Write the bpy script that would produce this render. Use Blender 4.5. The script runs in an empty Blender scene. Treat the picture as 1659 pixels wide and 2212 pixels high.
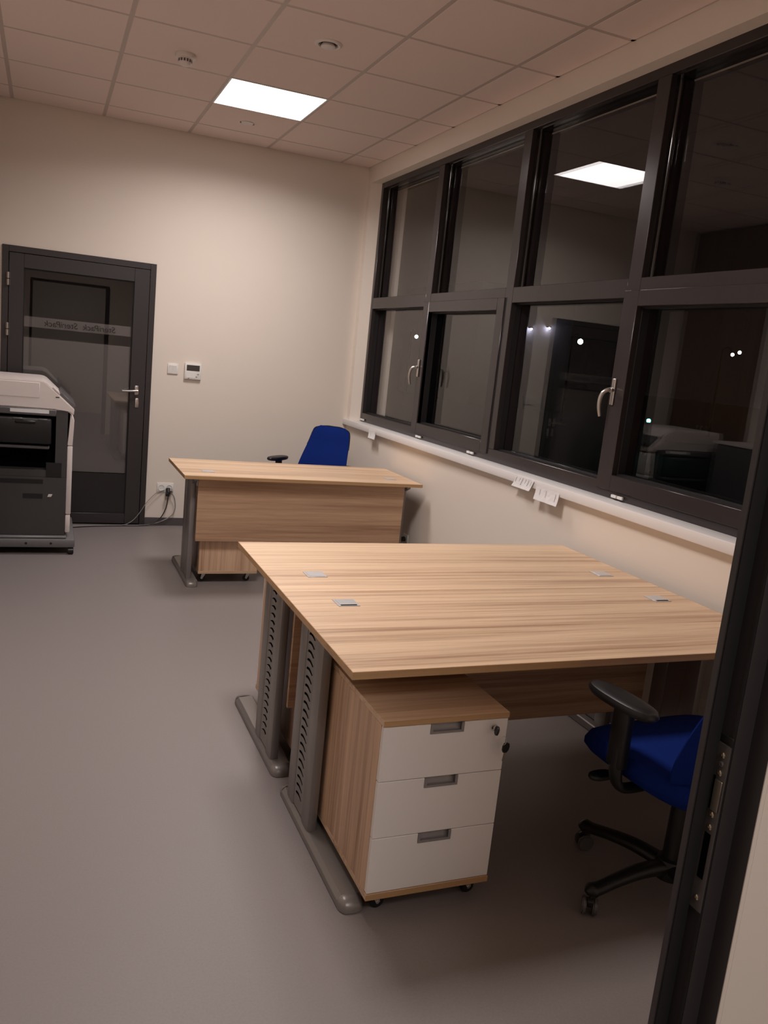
import bpy, bmesh, math, random
from mathutils import Vector, Matrix

S = bpy.context.scene
COL = S.collection
random.seed(7)

# ------------------------------------------------------------------ camera
cam_d = bpy.data.cameras.new('camera')
cam = bpy.data.objects.new('camera', cam_d)
COL.objects.link(cam)
YAW, PIT, ROL, FPX = 0.3990, -0.1829, 0.1024, 1790.3
sy, cy, cp, sp = math.sin(YAW), math.cos(YAW), math.cos(PIT), math.sin(PIT)
fw = Vector((sy * cp, cy * cp, sp))
rt = Vector((cy, -sy, 0))
up = rt.cross(fw)
cr, sr = math.cos(ROL), math.sin(ROL)
r2 = cr * rt + sr * up
u2 = -sr * rt + cr * up
m = Matrix((r2, u2, -fw)).transposed().to_4x4()
m.translation = Vector((-2.3933, -0.5414, 1.501))
cam.matrix_world = m
cam_d.sensor_fit = 'VERTICAL'
cam_d.sensor_height = 36.0
cam_d.lens = FPX / 2212 * 36.0
cam_d.clip_start = 0.02
cam_d.clip_end = 400
S.camera = cam

# ------------------------------------------------------------------ world, exposure
w = bpy.data.worlds.new('night')
S.world = w
w.use_nodes = True
w.node_tree.nodes['Background'].inputs[0].default_value = (0.010, 0.008, 0.008, 1)
w.node_tree.nodes['Background'].inputs[1].default_value = 0.25
S.view_settings.view_transform = 'Standard'
S.view_settings.look = 'None'
S.view_settings.gamma = 1.0
S.view_settings.use_curve_mapping = False
S.view_settings.exposure = 0.0
S.cycles.use_denoising = True
S.cycles.max_bounces = 10
S.cycles.diffuse_bounces = 6
S.cycles.transparent_max_bounces = 16
S.cycles.caustics_reflective = False
S.cycles.caustics_refractive = False
S.cycles.sample_clamp_indirect = 4.0

LIGHT_COL = (1.0, 0.925, 0.905)
W_FAR, W_NEAR, W_HALL = 27.0, 37.0, 21.0     # watts of the three ceiling panels
PANEL_SPREAD = math.radians(158)               # their prismatic diffusers throw the light downwards


# ------------------------------------------------------------------ materials
def _mat(name):
    mt = bpy.data.materials.new(name)
    mt.use_nodes = True
    nt = mt.node_tree
    return mt, nt, nt.nodes['Principled BSDF'], nt.nodes.new, nt.links.new


def plain(name, col, rough=0.5, metal=0.0, spec=0.5, noise=0.0, scale=60.0, bump=0.0, coat=0.0):
    mt, nt, b, N, L = _mat(name)
    b.inputs['Roughness'].default_value = rough
    b.inputs['Metallic'].default_value = metal
    b.inputs['Specular IOR Level'].default_value = spec
    b.inputs['Coat Weight'].default_value = coat
    tc = N('ShaderNodeTexCoord')
    nz = N('ShaderNodeTexNoise')
    nz.inputs['Scale'].default_value = scale
    nz.inputs['Detail'].default_value = 3
    L(tc.outputs['Object'], nz.inputs['Vector'])
    mx = N('ShaderNodeMix')
    mx.data_type = 'RGBA'
    lo = tuple(c * (1 - noise) for c in col) + (1,)
    hi = tuple(min(1, c * (1 + noise)) for c in col) + (1,)
    mx.inputs[6].default_value = lo
    mx.inputs[7].default_value = hi
    L(nz.outputs[0], mx.inputs[0])
    L(mx.outputs[2], b.inputs['Base Color'])
    if bump:
        bp = N('ShaderNodeBump')
        bp.inputs['Strength'].default_value = bump
        bp.inputs['Distance'].default_value = 0.002
        L(nz.outputs[0], bp.inputs['Height'])
        L(bp.outputs[0], b.inputs['Normal'])
    return mt


def wood(name, axis, light=(0.79, 0.575, 0.385), dark=(0.42, 0.255, 0.155), seed=0.0, rough=0.42, freq=1.0):
    """striped laminate, grain along axis 0 (x), 1 (y) or 2 (z)"""
    mt, nt, b, N, L = _mat(name)
    tc = N('ShaderNodeTexCoord')
    mp = N('ShaderNodeMapping')
    sc = [1.0, 1.0, 1.0]
    sc[axis] = 0.022
    mp.inputs['Scale'].default_value = sc
    mp.inputs['Location'].default_value = (seed, seed * 1.7, seed * 0.6)
    L(tc.outputs['Object'], mp.inputs['Vector'])
    n1 = N('ShaderNodeTexNoise')
    n1.inputs['Scale'].default_value = 9 * freq
    n1.inputs['Detail'].default_value = 2
    n2 = N('ShaderNodeTexNoise')
    n2.inputs['Scale'].default_value = 35 * freq
    n2.inputs['Detail'].default_value = 5
    n2.inputs['Roughness'].default_value = 0.65
    n3 = N('ShaderNodeTexNoise')
    n3.inputs['Scale'].default_value = 190 * freq
    n3.inputs['Detail'].default_value = 3
    for n in (n1, n2, n3):
        L(mp.outputs[0], n.inputs['Vector'])
    r1 = N('ShaderNodeValToRGB')
    r1.color_ramp.elements[0].position = 0.34
    r1.color_ramp.elements[1].position = 0.66
    mid = tuple(0.62 * a + 0.38 * c for a, c in zip(light, dark))
    r1.color_ramp.elements[0].color = mid + (1,)
    r1.color_ramp.elements[1].color = light + (1,)
    L(n1.outputs[0], r1.inputs[0])
    r2_ = N('ShaderNodeValToRGB')
    r2_.color_ramp.elements[0].position = 0.38
    r2_.color_ramp.elements[1].position = 0.54
    r2_.color_ramp.elements[0].color = (1, 1, 1, 1)
    r2_.color_ramp.elements[1].color = (0, 0, 0, 1)
    L(n2.outputs[0], r2_.inputs[0])
    mu = N('ShaderNodeMath')
    mu.operation = 'MULTIPLY'
    mu.inputs[1].default_value = 1.0
    rb = N('ShaderNodeValToRGB')
    rb.color_ramp.elements[0].position = 0.38
    rb.color_ramp.elements[1].position = 0.62
    rb.color_ramp.elements[0].color = (1, 1, 1, 1)
    rb.color_ramp.elements[1].color = (0.28, 0.28, 0.28, 1)
    L(n1.outputs[0], rb.inputs[0])
    mb = N('ShaderNodeMath')
    mb.operation = 'MULTIPLY'
    L(r2_.outputs[0], mb.inputs[0])
    L(rb.outputs[0], mb.inputs[1])
    L(mb.outputs[0], mu.inputs[0])
    mx = N('ShaderNodeMix')
    mx.data_type = 'RGBA'
    L(mu.outputs[0], mx.inputs[0])
    L(r1.outputs[0], mx.inputs[6])
    mx.inputs[7].default_value = dark + (1,)
    m2 = N('ShaderNodeMix')
    m2.data_type = 'RGBA'
    m2.blend_type = 'MULTIPLY'
    m2.inputs[0].default_value = 0.5
    rr = N('ShaderNodeValToRGB')
    rr.color_ramp.elements[0].position = 0.3
    rr.color_ramp.elements[0].color = (0.72, 0.68, 0.64, 1)
    rr.color_ramp.elements[1].position = 0.62
    L(n3.outputs[0], rr.inputs[0])
    L(mx.outputs[2], m2.inputs[6])
    L(rr.outputs[0], m2.inputs[7])
    L(m2.outputs[2], b.inputs['Base Color'])
    b.inputs['Roughness'].default_value = rough
    return mt


def emit(name, col, strength):
    mt, nt, b, N, L = _mat(name)
    b.inputs['Base Color'].default_value = (0.8, 0.8, 0.8, 1)
    b.inputs['Emission Color'].default_value = tuple(col) + (1,)
    b.inputs['Emission Strength'].default_value = strength
    return mt


def glass_mat(name, k=1.0, tint=(1, 1, 1), rough=0.0):
    mt, nt, b, N, L = _mat(name)
    out = nt.nodes['Material Output']
    tr = N('ShaderNodeBsdfTransparent')
    tr.inputs[0].default_value = tuple(tint) + (1,)
    gl = N('ShaderNodeBsdfGlossy')
    gl.inputs['Roughness'].default_value = rough
    lw = N('ShaderNodeLayerWeight')
    lw.inputs[0].default_value = 0.5
    pw = N('ShaderNodeMath')
    pw.operation = 'POWER'
    pw.inputs[1].default_value = 5
    L(lw.outputs['Facing'], pw.inputs[0])
    ma = N('ShaderNodeMath')
    ma.operation = 'MULTIPLY_ADD'
    ma.inputs[1].default_value = 0.96 * k
    ma.inputs[2].default_value = 0.04 * k
    ma.use_clamp = True
    L(pw.outputs[0], ma.inputs[0])
    mx = N('ShaderNodeMixShader')
    L(ma.outputs[0], mx.inputs[0])
    L(tr.outputs[0], mx.inputs[1])
    L(gl.outputs[0], mx.inputs[2])
    L(mx.outputs[0], out.inputs[0])
    return mt


def frost_mat(name):
    mt, nt, b, N, L = _mat(name)
    b.inputs['Base Color'].default_value = (0.135, 0.122, 0.118, 1)
    b.inputs['Roughness'].default_value = 0.28
    tr = N('ShaderNodeBsdfTransparent')
    mx = N('ShaderNodeMixShader')
    mx.inputs[0].default_value = 0.18
    out = nt.nodes['Material Output']
    L(b.outputs[0], mx.inputs[1])
    L(tr.outputs[0], mx.inputs[2])
    L(mx.outputs[0], out.inputs[0])
    return mt


M = {}
M['wall'] = plain('wall_paint', (0.775, 0.70, 0.62), 0.85, noise=0.015, scale=3, spec=0.2)
M['tile'] = plain('ceiling_tile', (0.79, 0.665, 0.61), 0.9, noise=0.05, scale=220, spec=0.1, bump=0.1)
M['tbar'] = plain('ceiling_grid_metal', (0.52, 0.43, 0.39), 0.5, noise=0.01)
M['floor'] = plain('grey_vinyl', (0.228, 0.199, 0.192), 0.45, noise=0.10, scale=160, spec=0.35)
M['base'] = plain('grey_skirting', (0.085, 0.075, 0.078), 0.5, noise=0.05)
M['alu'] = plain('anthracite_frame', (0.034, 0.0275, 0.028), 0.25, noise=0.04, scale=8)
M['alu2'] = plain('anthracite_door', (0.035, 0.030, 0.031), 0.38, noise=0.05, scale=8)
M['kick'] = plain('kick_panel_black', (0.018, 0.017, 0.017), 0.3, noise=0.05)
M['bead'] = plain('glossy_bead', (0.014, 0.013, 0.013), 0.14, noise=0.02, coat=1.0)
M['gasket'] = plain('rubber_black', (0.008, 0.0075, 0.008), 0.6, noise=0.1)
M['sill'] = plain('sill_white', (0.80, 0.78, 0.77), 0.4, noise=0.01)
M['white'] = plain('white_plastic', (0.80, 0.79, 0.76), 0.35, noise=0.01)
M['drawer'] = plain('white_laminate', (0.86, 0.83, 0.80), 0.45, noise=0.01)
M['paper'] = plain('paper_white', (0.80, 0.79, 0.79), 0.8, noise=0.03, scale=90)
M['ink'] = plain('ink_grey', (0.48, 0.46, 0.46), 0.8, noise=0.2)
M['ink2'] = plain('ink_dark', (0.02, 0.018, 0.018), 0.7, noise=0.2)
M['steel'] = plain('satin_steel', (0.62, 0.59, 0.56), 0.28, metal=1.0, noise=0.03)
M['chrome'] = plain('chrome', (0.75, 0.73, 0.70), 0.12, metal=1.0, noise=0.02)
M['silver'] = plain('silver_paint', (0.235, 0.215, 0.203), 0.36, metal=0.35, noise=0.04, scale=12)
M['handle'] = plain('grey_handle', (0.30, 0.285, 0.285), 0.35, metal=0.3, noise=0.03)
M['grom'] = plain('grommet_grey', (0.56, 0.55, 0.55), 0.3, metal=0.2, noise=0.03)
M['black'] = plain('black_plastic', (0.009, 0.0085, 0.009), 0.40, noise=0.1)
M['dark'] = plain('black_void', (0.003, 0.003, 0.003), 1.0, noise=0.1, spec=0.0)
M['blue'] = plain('blue_fabric', (0.005, 0.020, 0.150), 0.95, noise=0.25, scale=350, spec=0.1, bump=0.25)
M['pgrey'] = plain('printer_grey', (0.055, 0.051, 0.051), 0.5, noise=0.04)
M['pbase'] = plain('printer_base_grey', (0.155, 0.150, 0.153), 0.45, noise=0.04)
M['pcream'] = plain('printer_cream', (0.74, 0.68, 0.65), 0.45, noise=0.015)
M['pmid'] = plain('printer_mid', (0.10, 0.095, 0.097), 0.45, noise=0.05)
M['lcd'] = plain('lcd', (0.06, 0.05, 0.047), 0.25, noise=0.05)
M['cordg'] = plain('grey_cable', (0.28, 0.26, 0.25), 0.6, noise=0.05)
M['brass'] = plain('strike_steel', (0.28, 0.24, 0.20), 0.32, metal=0.85, noise=0.08)
M['screw'] = plain('screw_steel', (0.70, 0.62, 0.50), 0.18, metal=1.0, noise=0.05)
M['strike'] = plain('strike_plate_grey', (0.16, 0.145, 0.135), 0.38, metal=0.6, noise=0.06)
M['ext'] = plain('night_ground', (0.006, 0.006, 0.006), 0.9, noise=0.3, scale=2)
M['extw'] = plain('night_facade', (0.20, 0.19, 0.22), 0.9, noise=0.1, scale=2)
M['grille'] = plain('detector_grille', (0.10, 0.085, 0.08), 0.7, noise=0.1)
M['wood_x'] = wood('laminate_along_x', 0, seed=0.3)
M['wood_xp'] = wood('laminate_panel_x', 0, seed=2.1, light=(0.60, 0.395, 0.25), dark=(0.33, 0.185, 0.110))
M['wood_z'] = wood('laminate_along_z', 2, seed=4.4, light=(0.80, 0.56, 0.38), dark=(0.42, 0.245, 0.15))
M['edge'] = wood('laminate_edge', 0, seed=5.2, light=(0.55, 0.345, 0.17), dark=(0.44, 0.26, 0.125), freq=0.5)
M['wardrobe'] = wood('wardrobe_wood', 2, seed=7.7, light=(0.20, 0.125, 0.075), dark=(0.13, 0.075, 0.045))
M['glass'] = glass_mat('window_glass', 1.32)
M['dglass'] = glass_mat('door_glass', 1.1)
M['frost'] = frost_mat('frosted_film')
M['diffuser'] = emit('panel_diffuser', LIGHT_COL, 6.0)
M['lamp'] = emit('street_light', (1, 0.93, 0.82), 40)
M['lamp2'] = emit('wall_light', (0.85, 0.85, 1.0), 90)
M['led'] = emit('status_led', (0.05, 1.0, 0.75), 25)


# ------------------------------------------------------------------ geometry helpers
def bx(bm, x0, y0, z0, x1, y1, z1, bev=0.0, seg=1):
    t = bmesh.new()
    bmesh.ops.create_cube(t, size=1)
    for v in t.verts:
        v.co = Vector(((x0 + x1) / 2 + v.co.x * (x1 - x0), (y0 + y1) / 2 + v.co.y * (y1 - y0), (z0 + z1) / 2 + v.co.z * (z1 - z0)))
    if bev:
        bmesh.ops.bevel(t, geom=t.edges[:], offset=bev, segments=seg, affect='EDGES', profile=0.5)
    merge(bm, t)


def merge(bm, t, mat=None):
    if mat is not None:
        bmesh.ops.transform(t, matrix=mat, verts=t.verts)
    me = bpy.data.meshes.new('tmp')
    t.to_mesh(me)
    t.free()
    bm.from_mesh(me)
    bpy.data.meshes.remove(me)


def cyl(bm, p0, p1, r0, r1=None, n=20, bev=0.0):
    r1 = r0 if r1 is None else r1
    p0, p1 = Vector(p0), Vector(p1)
    d = p1 - p0
    t = bmesh.new()
    bmesh.ops.create_cone(t, cap_ends=True, segments=n, radius1=r0, radius2=r1, depth=d.length)
    if bev:
        ed = [e for e in t.edges if any(len(f.verts) > 4 for f in e.link_faces)]
        bmesh.ops.bevel(t, geom=ed, offset=bev, segments=2, affect='EDGES')
    q = Vector((0, 0, 1)).rotation_difference(d.normalized())
    merge(bm, t, Matrix.Translation((p0 + p1) / 2) @ q.to_matrix().to_4x4())


def prism(bm, pts, axis, a, b_, bev=0.0, seg=1):
    """extrude a 2-D outline along axis; the outline is given in the other two axes in x,y,z order"""
    t = bmesh.new()

    def mk(p, v):
        c = [p[0], p[1]]
        c.insert(axis, v)
        return t.verts.new(c)
    v0 = [mk(p, a) for p in pts]
    v1 = [mk(p, b_) for p in pts]
    n = len(pts)
    t.faces.new(v0)
    t.faces.new(v1[::-1])
    for i in range(n):
        t.faces.new((v0[i], v1[i], v1[(i + 1) % n], v0[(i + 1) % n]))
    bmesh.ops.recalc_face_normals(t, faces=t.faces[:])
    if bev:
        bmesh.ops.bevel(t, geom=t.edges[:], offset=bev, segments=seg, affect='EDGES')
    merge(bm, t)


def tube(bm, pts, r, n=10, sub=6, flat=1.0):
    """tube along a Catmull-Rom path; r is a number or a list per control point"""
    P = [Vector(p) for p in pts]
    rs = r if isinstance(r, (list, tuple)) else [r] * len(P)
    out, rad = [], []
    for i in range(len(P) - 1):
        a, b_, c, d = P[max(i - 1, 0)], P[i], P[i + 1], P[min(i + 2, len(P) - 1)]
        for k in range(sub):
            s = k / sub
            out.append(0.5 * ((2 * b_) + (c - a) * s + (2 * a - 5 * b_ + 4 * c - d) * s * s + (3 * b_ - a - 3 * c + d) * s ** 3))
            rad.append(rs[i] * (1 - s) + rs[i + 1] * s)
    out.append(P[-1])
    rad.append(rs[-1])
    t = bmesh.new()
    rings = []
    ref = Vector((0.013, 0.021, 1))
    for i, p in enumerate(out):
        d = (out[min(i + 1, len(out) - 1)] - out[max(i - 1, 0)]).normalized()
        if abs(d.dot(ref.normalized())) > 0.98:
            ref = Vector((1, 0.02, 0.01))
        s = d.cross(ref).normalized()
        u = s.cross(d).normalized()
        ref = u
        rings.append([t.verts.new(p + rad[i] * (math.cos(2 * math.pi * k / n) * s + flat * math.sin(2 * math.pi * k / n) * u)) for k in range(n)])
    for a, b_ in zip(rings, rings[1:]):
        for k in range(n):
            t.faces.new((a[k], a[(k + 1) % n], b_[(k + 1) % n], b_[k]))
    t.faces.new(rings[0][::-1])
    t.faces.new(rings[-1])
    bmesh.ops.recalc_face_normals(t, faces=t.faces[:])
    merge(bm, t)


def lathe(bm, prof, c, n=24, axis='z'):
    """prof: list of (r, h)"""
    t = bmesh.new()
    rings = []
    for r, h in prof:
        ring = []
        for k in range(n):
            a = 2 * math.pi * k / n
            ring.append(t.verts.new((r * math.cos(a), r * math.sin(a), h)))
        rings.append(ring)
    for a, b_ in zip(rings, rings[1:]):
        for k in range(n):
            t.faces.new((a[k], a[(k + 1) % n], b_[(k + 1) % n], b_[k]))
    t.faces.new(rings[0][::-1])
    t.faces.new(rings[-1])
    bmesh.ops.recalc_face_normals(t, faces=t.faces[:])
    mt = Matrix.Translation(c)
    if axis == 'y':
        mt = mt @ Matrix.Rotation(math.radians(90), 4, 'X')
    if axis == 'x':
        mt = mt @ Matrix.Rotation(math.radians(90), 4, 'Y')
    merge(bm, t, mt)


def pad(bm, w_, d_, h, c, n=28, e=3.0, taper=0.55, m_=None):
    """soft cushion: superellipse outline with rounded top and bottom"""
    t = bmesh.new()
    prof = [(0.0, -0.5), (0.80, -0.5), (0.93, -0.40), (1.0, -0.1), (1.0, 0.1), (0.95, 0.36), (0.84, 0.47), (0.5, 0.5), (0.0, 0.5)]
    rings = []
    for s, z in prof:
        ring = []
        for k in range(n):
            a = 2 * math.pi * k / n
            ca, sa = math.cos(a), math.sin(a)
            x = math.copysign(abs(ca) ** (2 / e), ca) * w_ / 2
            y = math.copysign(abs(sa) ** (2 / e), sa) * d_ / 2
            ss = max(s, 0.001)
            ring.append(t.verts.new((x * ss, y * ss, z * h)))
        rings.append(ring)
    for a, b_ in zip(rings, rings[1:]):
        for k in range(n):
            t.faces.new((a[k], a[(k + 1) % n], b_[(k + 1) % n], b_[k]))
    bmesh.ops.remove_doubles(t, verts=t.verts[:], dist=0.0008)
    bmesh.ops.recalc_face_normals(t, faces=t.faces[:])
    mt = Matrix.Translation(c)
    if m_ is not None:
        mt = mt @ m_
    merge(bm, t, mt)


def obj(name, bm, mat, parent=None, smooth=False, loc=None):
    me = bpy.data.meshes.new(name)
    bm.to_mesh(me)
    bm.free()
    return obj_me(name, me, mat, parent, smooth, loc)


def obj_me(name, me, mat, parent=None, smooth=False, loc=None):
    if mat is not None and not me.materials:
        me.materials.append(M[mat] if isinstance(mat, str) else mat)
    if smooth:
        me.polygons.foreach_set('use_smooth', [True] * len(me.polygons))
        try:
            me.set_sharp_from_angle(angle=math.radians(38))
        except Exception:
            pass
    o = bpy.data.objects.new(name, me)
    COL.objects.link(o)
    if parent is not None:
        o.parent = parent
    if loc is not None:
        o.location = loc
    return o


def box_obj(name, b, mat, parent=None, bev=0.0, seg=1):
    bm = bmesh.new()
    bx(bm, *b, bev=bev, seg=seg)
    return obj(name, bm, mat, parent, smooth=bool(bev))


def thing(name, label, cat, loc=(0, 0, 0), rz=0.0, group=None):
    o = bpy.data.objects.new(name, None)
    o.empty_display_size = 0.1
    COL.objects.link(o)
    o.location = loc
    o.rotation_euler = (0, 0, rz)
    return tag(o, label, cat, group)


def tag(o, label, cat, group=None, kind=None):
    o['label'] = label
    o['category'] = cat
    if group:
        o['group'] = group
    if kind:
        o['kind'] = kind
    return o


def copy_tree(src, parent=None):
    c = src.copy()
    COL.objects.link(c)
    if parent is not None:
        c.parent = parent
    for ch in list(src.children):
        copy_tree(ch, c)
    return c


B = bmesh.new

# ================================================================== THE SETTING
FY = 6.165          # far wall
CZ = 2.993          # ceiling
LX = -3.16          # left wall
NY0, NY1 = 0.133, 0.200   # near wall (corridor face, room face)
WF = 0.075          # window frame face

# ---- floor
tag(box_obj('floor', (-5.2, -3.0, -0.12, 0.0, FY, 0.0), 'floor'), 'grey vinyl floor running across the whole office', 'floor', kind='structure')
# ---- far wall
bm = B()
bx(bm, LX - 0.2, FY, 0, -2.693, FY + 0.15, 3.1)
bx(bm, -1.630, FY, 0, 0.25, FY + 0.15, 3.1)
bx(bm, -2.693, FY, 2.020, -1.630, FY + 0.15, 3.1)
tag(obj('wall_far', bm, 'wall'), 'cream painted far wall holding the dark glazed door', 'wall', kind='structure')
# ---- window wall
WY0 = 1.50
bm = B()
bx(bm, 0, -3.0, 0, 0.30, FY, 0.915)
bx(bm, 0, -3.0, 2.870, 0.30, FY, 3.1)
prism(bm, [(0, FY), (0, 6.094), (WF, 6.043), (0.30, 6.043), (0.30, FY)], 2, 0.915, 2.870)
bx(bm, 0, -3.0, 0.915, 0.30, WY0, 2.870)
tag(obj('wall_right', bm, 'wall'), 'cream wall under and around the long dark window band', 'wall', kind='structure')
# ---- left wall
tag(box_obj('wall_left', (LX - 0.2, 0.2, 0, LX, FY, 3.1), 'wall'), 'cream side wall opposite the windows, behind the copier', 'wall', kind='structure')
# ---- near wall with the doorway the picture is taken through
bm = B()
bx(bm, -1.566, NY0, 0, 0.0, NY1, 3.1)
bx(bm, -5.2, NY0, 0, -2.608, NY1, 3.1)
bx(bm, -2.608, NY0, 2.095, -1.566, NY1, 3.1)
tag(obj('wall_near', bm, 'wall'), 'cream wall beside the open doorway in front', 'wall', kind='structure')
# ---- corridor shell behind the camera
bm = B()
bx(bm, -5.3, -3.0, 0, -5.2, 0.2, 3.1)
bx(bm, -5.2, -3.1, 0, 0.0, -3.0, 3.1)
tag(obj('wall_corridor', bm, 'wall'), 'cream corridor walls around the spot the photo is taken from', 'wall', kind='structure')

# ---- ceiling: slab, grid, tiles
ceil = tag(box_obj('ceiling', (-5.2, -3.0, CZ + 0.03, 0.0, FY, CZ + 0.10), 'tile'), 'suspended ceiling of square mineral tiles in a metal grid', 'ceiling', kind='structure')
X3 = -0.247
Y3 = 3.4245
xs = sorted([0.0] + [X3 - 0.6 * k for k in range(0, 5)] + [LX])
ys = [Y3 + 0.6 * j for j in range(-5, 5)]
ys = [0.2] + ys + [FY]
bm = B()
for x in xs[1:-1]:
    bx(bm, x - 0.012, NY1, CZ + 0.0015, x + 0.012, FY, CZ + 0.03)
for y in ys[1:-1]:
    bx(bm, LX, y - 0.012, CZ + 0.002, 0.0, y + 0.012, CZ + 0.03)
bx(bm, LX, FY - 0.018, CZ + 0.002, 0, FY, CZ + 0.03)
bx(bm, -0.018, NY1, CZ + 0.002, 0, FY, CZ + 0.03)
obj('grid_rail', bm, 'tbar', ceil)
PAN = {(-1.147, 4.9245): 'panel_far', (-1.747, 2.5245): 'panel_near'}
tile_cache = {}
for i in range(len(xs) - 1):
    for j in range(len(ys) - 1):
        x0, x1, y0, y1 = xs[i], xs[i + 1], ys[j], ys[j + 1]
        if any(abs((x0 + x1) / 2 - px) < 0.05 and abs((y0 + y1) / 2 - py) < 0.05 for px, py in PAN):
            continue
        g = 0.0115
        wx, wy = (x1 - x0) / 2 - g, (y1 - y0) / 2 - g
        key = (round(wx, 3), round(wy, 3))
        if key not in tile_cache:
            t = B()
            bx(t, -wx, -wy, 0, wx, wy, 0.018, bev=0.001)
            me = bpy.data.meshes.new('ceiling_tile')
            t.to_mesh(me)
            t.free()
            me.materials.append(M['tile'])
            tile_cache[key] = me
        o = obj_me('ceiling_tile', tile_cache[key], None, ceil, loc=((x0 + x1) / 2, (y0 + y1) / 2, CZ))
bm = B()
bx(bm, -5.2, -3.0, 2.90, 0, NY0, 3.0)
tag(obj('ceiling_corridor', bm, 'tile'), 'plain corridor ceiling over the camera position', 'ceiling', kind='structure')


def ceiling_panel(x, y, z, watts, label):
    t = thing('ceiling_light', label, 'ceiling light', (x, y, z))
    bm = B()
    for a in (-1, 1):
        bx(bm, a * 0.297 - (0.010 if a > 0 else 0), -0.297, -0.002, a * 0.297 + (0.010 if a < 0 else 0), 0.297, 0.03)
        bx(bm, -0.287, a * 0.297 - (0.010 if a > 0 else 0), -0.002, 0.287, a * 0.297 + (0.010 if a < 0 else 0), 0.03)
    obj('frame', bm, 'white', t)
    box_obj('diffuser', (-0.287, -0.287, 0.0, 0.287, 0.287, 0.012), 'diffuser', t)
    ld = bpy.data.lights.new('panel_lamp', 'AREA')
    ld.shape = 'SQUARE'
    ld.size = 0.574
    ld.energy = watts
    ld.color = LIGHT_COL
    ld.spread = PANEL_SPREAD
    lo = bpy.data.objects.new('panel_lamp', ld)
    COL.objects.link(lo)
    lo.parent = t
    lo.location = (0, 0, -0.003)
    box_obj('housing', (-0.285, -0.285, 0.0125, 0.285, 0.285, 0.028), 'white', t)
    return t


ceiling_panel(-1.147, 4.9245, CZ, W_FAR, 'square glowing light panel set flush in the ceiling grid')
ceiling_panel(-1.747, 2.5245, CZ, W_NEAR, 'square light panel in the ceiling above the middle desk')
ceiling_panel(-1.95, -1.30, 2.87, W_HALL, 'square light panel of the corridor ceiling behind the doorway')

# ---- baseboards
tag(box_obj('baseboard_far', (-1.628, FY - 0.012, 0, 0.0, FY, 0.063), 'base', bev=0.002), 'dark grey skirting along the far wall right of the door', 'baseboard', kind='structure')
tag(box_obj('baseboard_right', (-0.012, 0.2, 0, 0.0, FY - 0.012, 0.063), 'base', bev=0.002), 'dark grey skirting along the window wall', 'baseboard', kind='structure')
tag(box_obj('baseboard_left', (LX, 0.2, 0, LX + 0.012, 5.16, 0.063), 'base', bev=0.002), 'dark grey skirting along the side wall opposite the windows', 'baseboard', kind='structure')

# ---- windowsill
bm = B()
bx(bm, -0.036, WY0, 0.915, WF + 0.03, FY - 0.002, 0.962, bev=0.004, seg=2)
tag(obj('trim_1', bm, 'sill', smooth=True), 'long white windowsill board under the dark window band', 'windowsill', kind='structure')

# ---- window
win = thing('window_1', 'long anthracite window band of eight panes reflecting the office', 'window')
win['kind'] = 'structure'
FB, FT = 0.962, 2.876       # frame bottom and top
X0, X1 = WF, 0.20
YL, YR = 6.043, 1.505
MUL = [(4.872, 4.957), (3.751, 3.836), (2.627, 2.716)]
TZ0, TZ1 = 1.884, 1.972
bm = B()
bx(bm, X0, 6.000, FB, X1, YL, FT, bev=0.003)
bx(bm, X0, YR, FB, X1, YR + 0.045, FT, bev=0.003)
bx(bm, X0, YR + 0.045, FB, X1, 6.000, 1.034, bev=0.003)
bx(bm, X0, YR + 0.045, 2.826, X1, 6.000, FT, bev=0.003)
obj('frame', bm, 'alu', win, smooth=True)
for a, b_ in MUL:
    box_obj('mullion', (X0, a, 1.034, X1, b_, 2.826), 'alu', win, bev=0.002)
bm = B()
segs = [(YR + 0.045, MUL[2][0]), (MUL[2][1], MUL[1][0]), (MUL[1][1], MUL[0][0]), (MUL[0][1], 6.000)]
for a, b_ in segs:
    bx(bm, X0 + 0.0005, a, TZ0, X1, b_, TZ1, bev=0.002)
obj('transom', bm, 'alu', win, smooth=True)
GX = 0.140
# upper panes and the two fixed lower panes, each with its black gasket and glazing bead
def pane(y0, y1, z0, z1, x=GX, par=None):
    par = par or win
    g = box_obj('pane', (x, y0 - 0.004, z0 - 0.004, x + 0.024, y1 + 0.004, z1 + 0.004), 'glass', par)
    return g
def bead(y0, y1, z0, z1, xa, xb, par=None, mat='gasket', wd=0.008):
    bm = B()
    if mat == 'bead':
        for yy, s in ((y0, 1), (y1, -1)):
            cyl(bm, (xb, yy + s * 0.002, z0), (xb, yy + s * 0.002, z1), 0.011, n=28)
    bx(bm, xa, y0, z0, xb, y0 + wd, z1)
    bx(bm, xa, y1 - wd, z0, xb, y1, z1)
    bx(bm, xa, y0 + wd, z0, xb, y1 - wd, z0 + wd)
    bx(bm, xa, y0 + wd, z1 - wd, xb, y1 - wd, z1)
    return obj('glazing_bead' if mat == 'bead' else 'gasket', bm, mat, par or win, smooth=mat == 'bead')
for k, (a, b_) in enumerate(segs):
    pane(a, b_, TZ1, 2.826)
    bead(a, b_, TZ1, 2.826, WF + 0.030, GX - 0.010, mat='bead', wd=0.004)
for k in (1, 3):
    a, b_ = segs[k]
    pane(a, b_, 1.034, TZ0)
    bead(a, b_, 1.034, TZ0, WF + 0.030, GX - 0.0005, wd=0.006)
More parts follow.
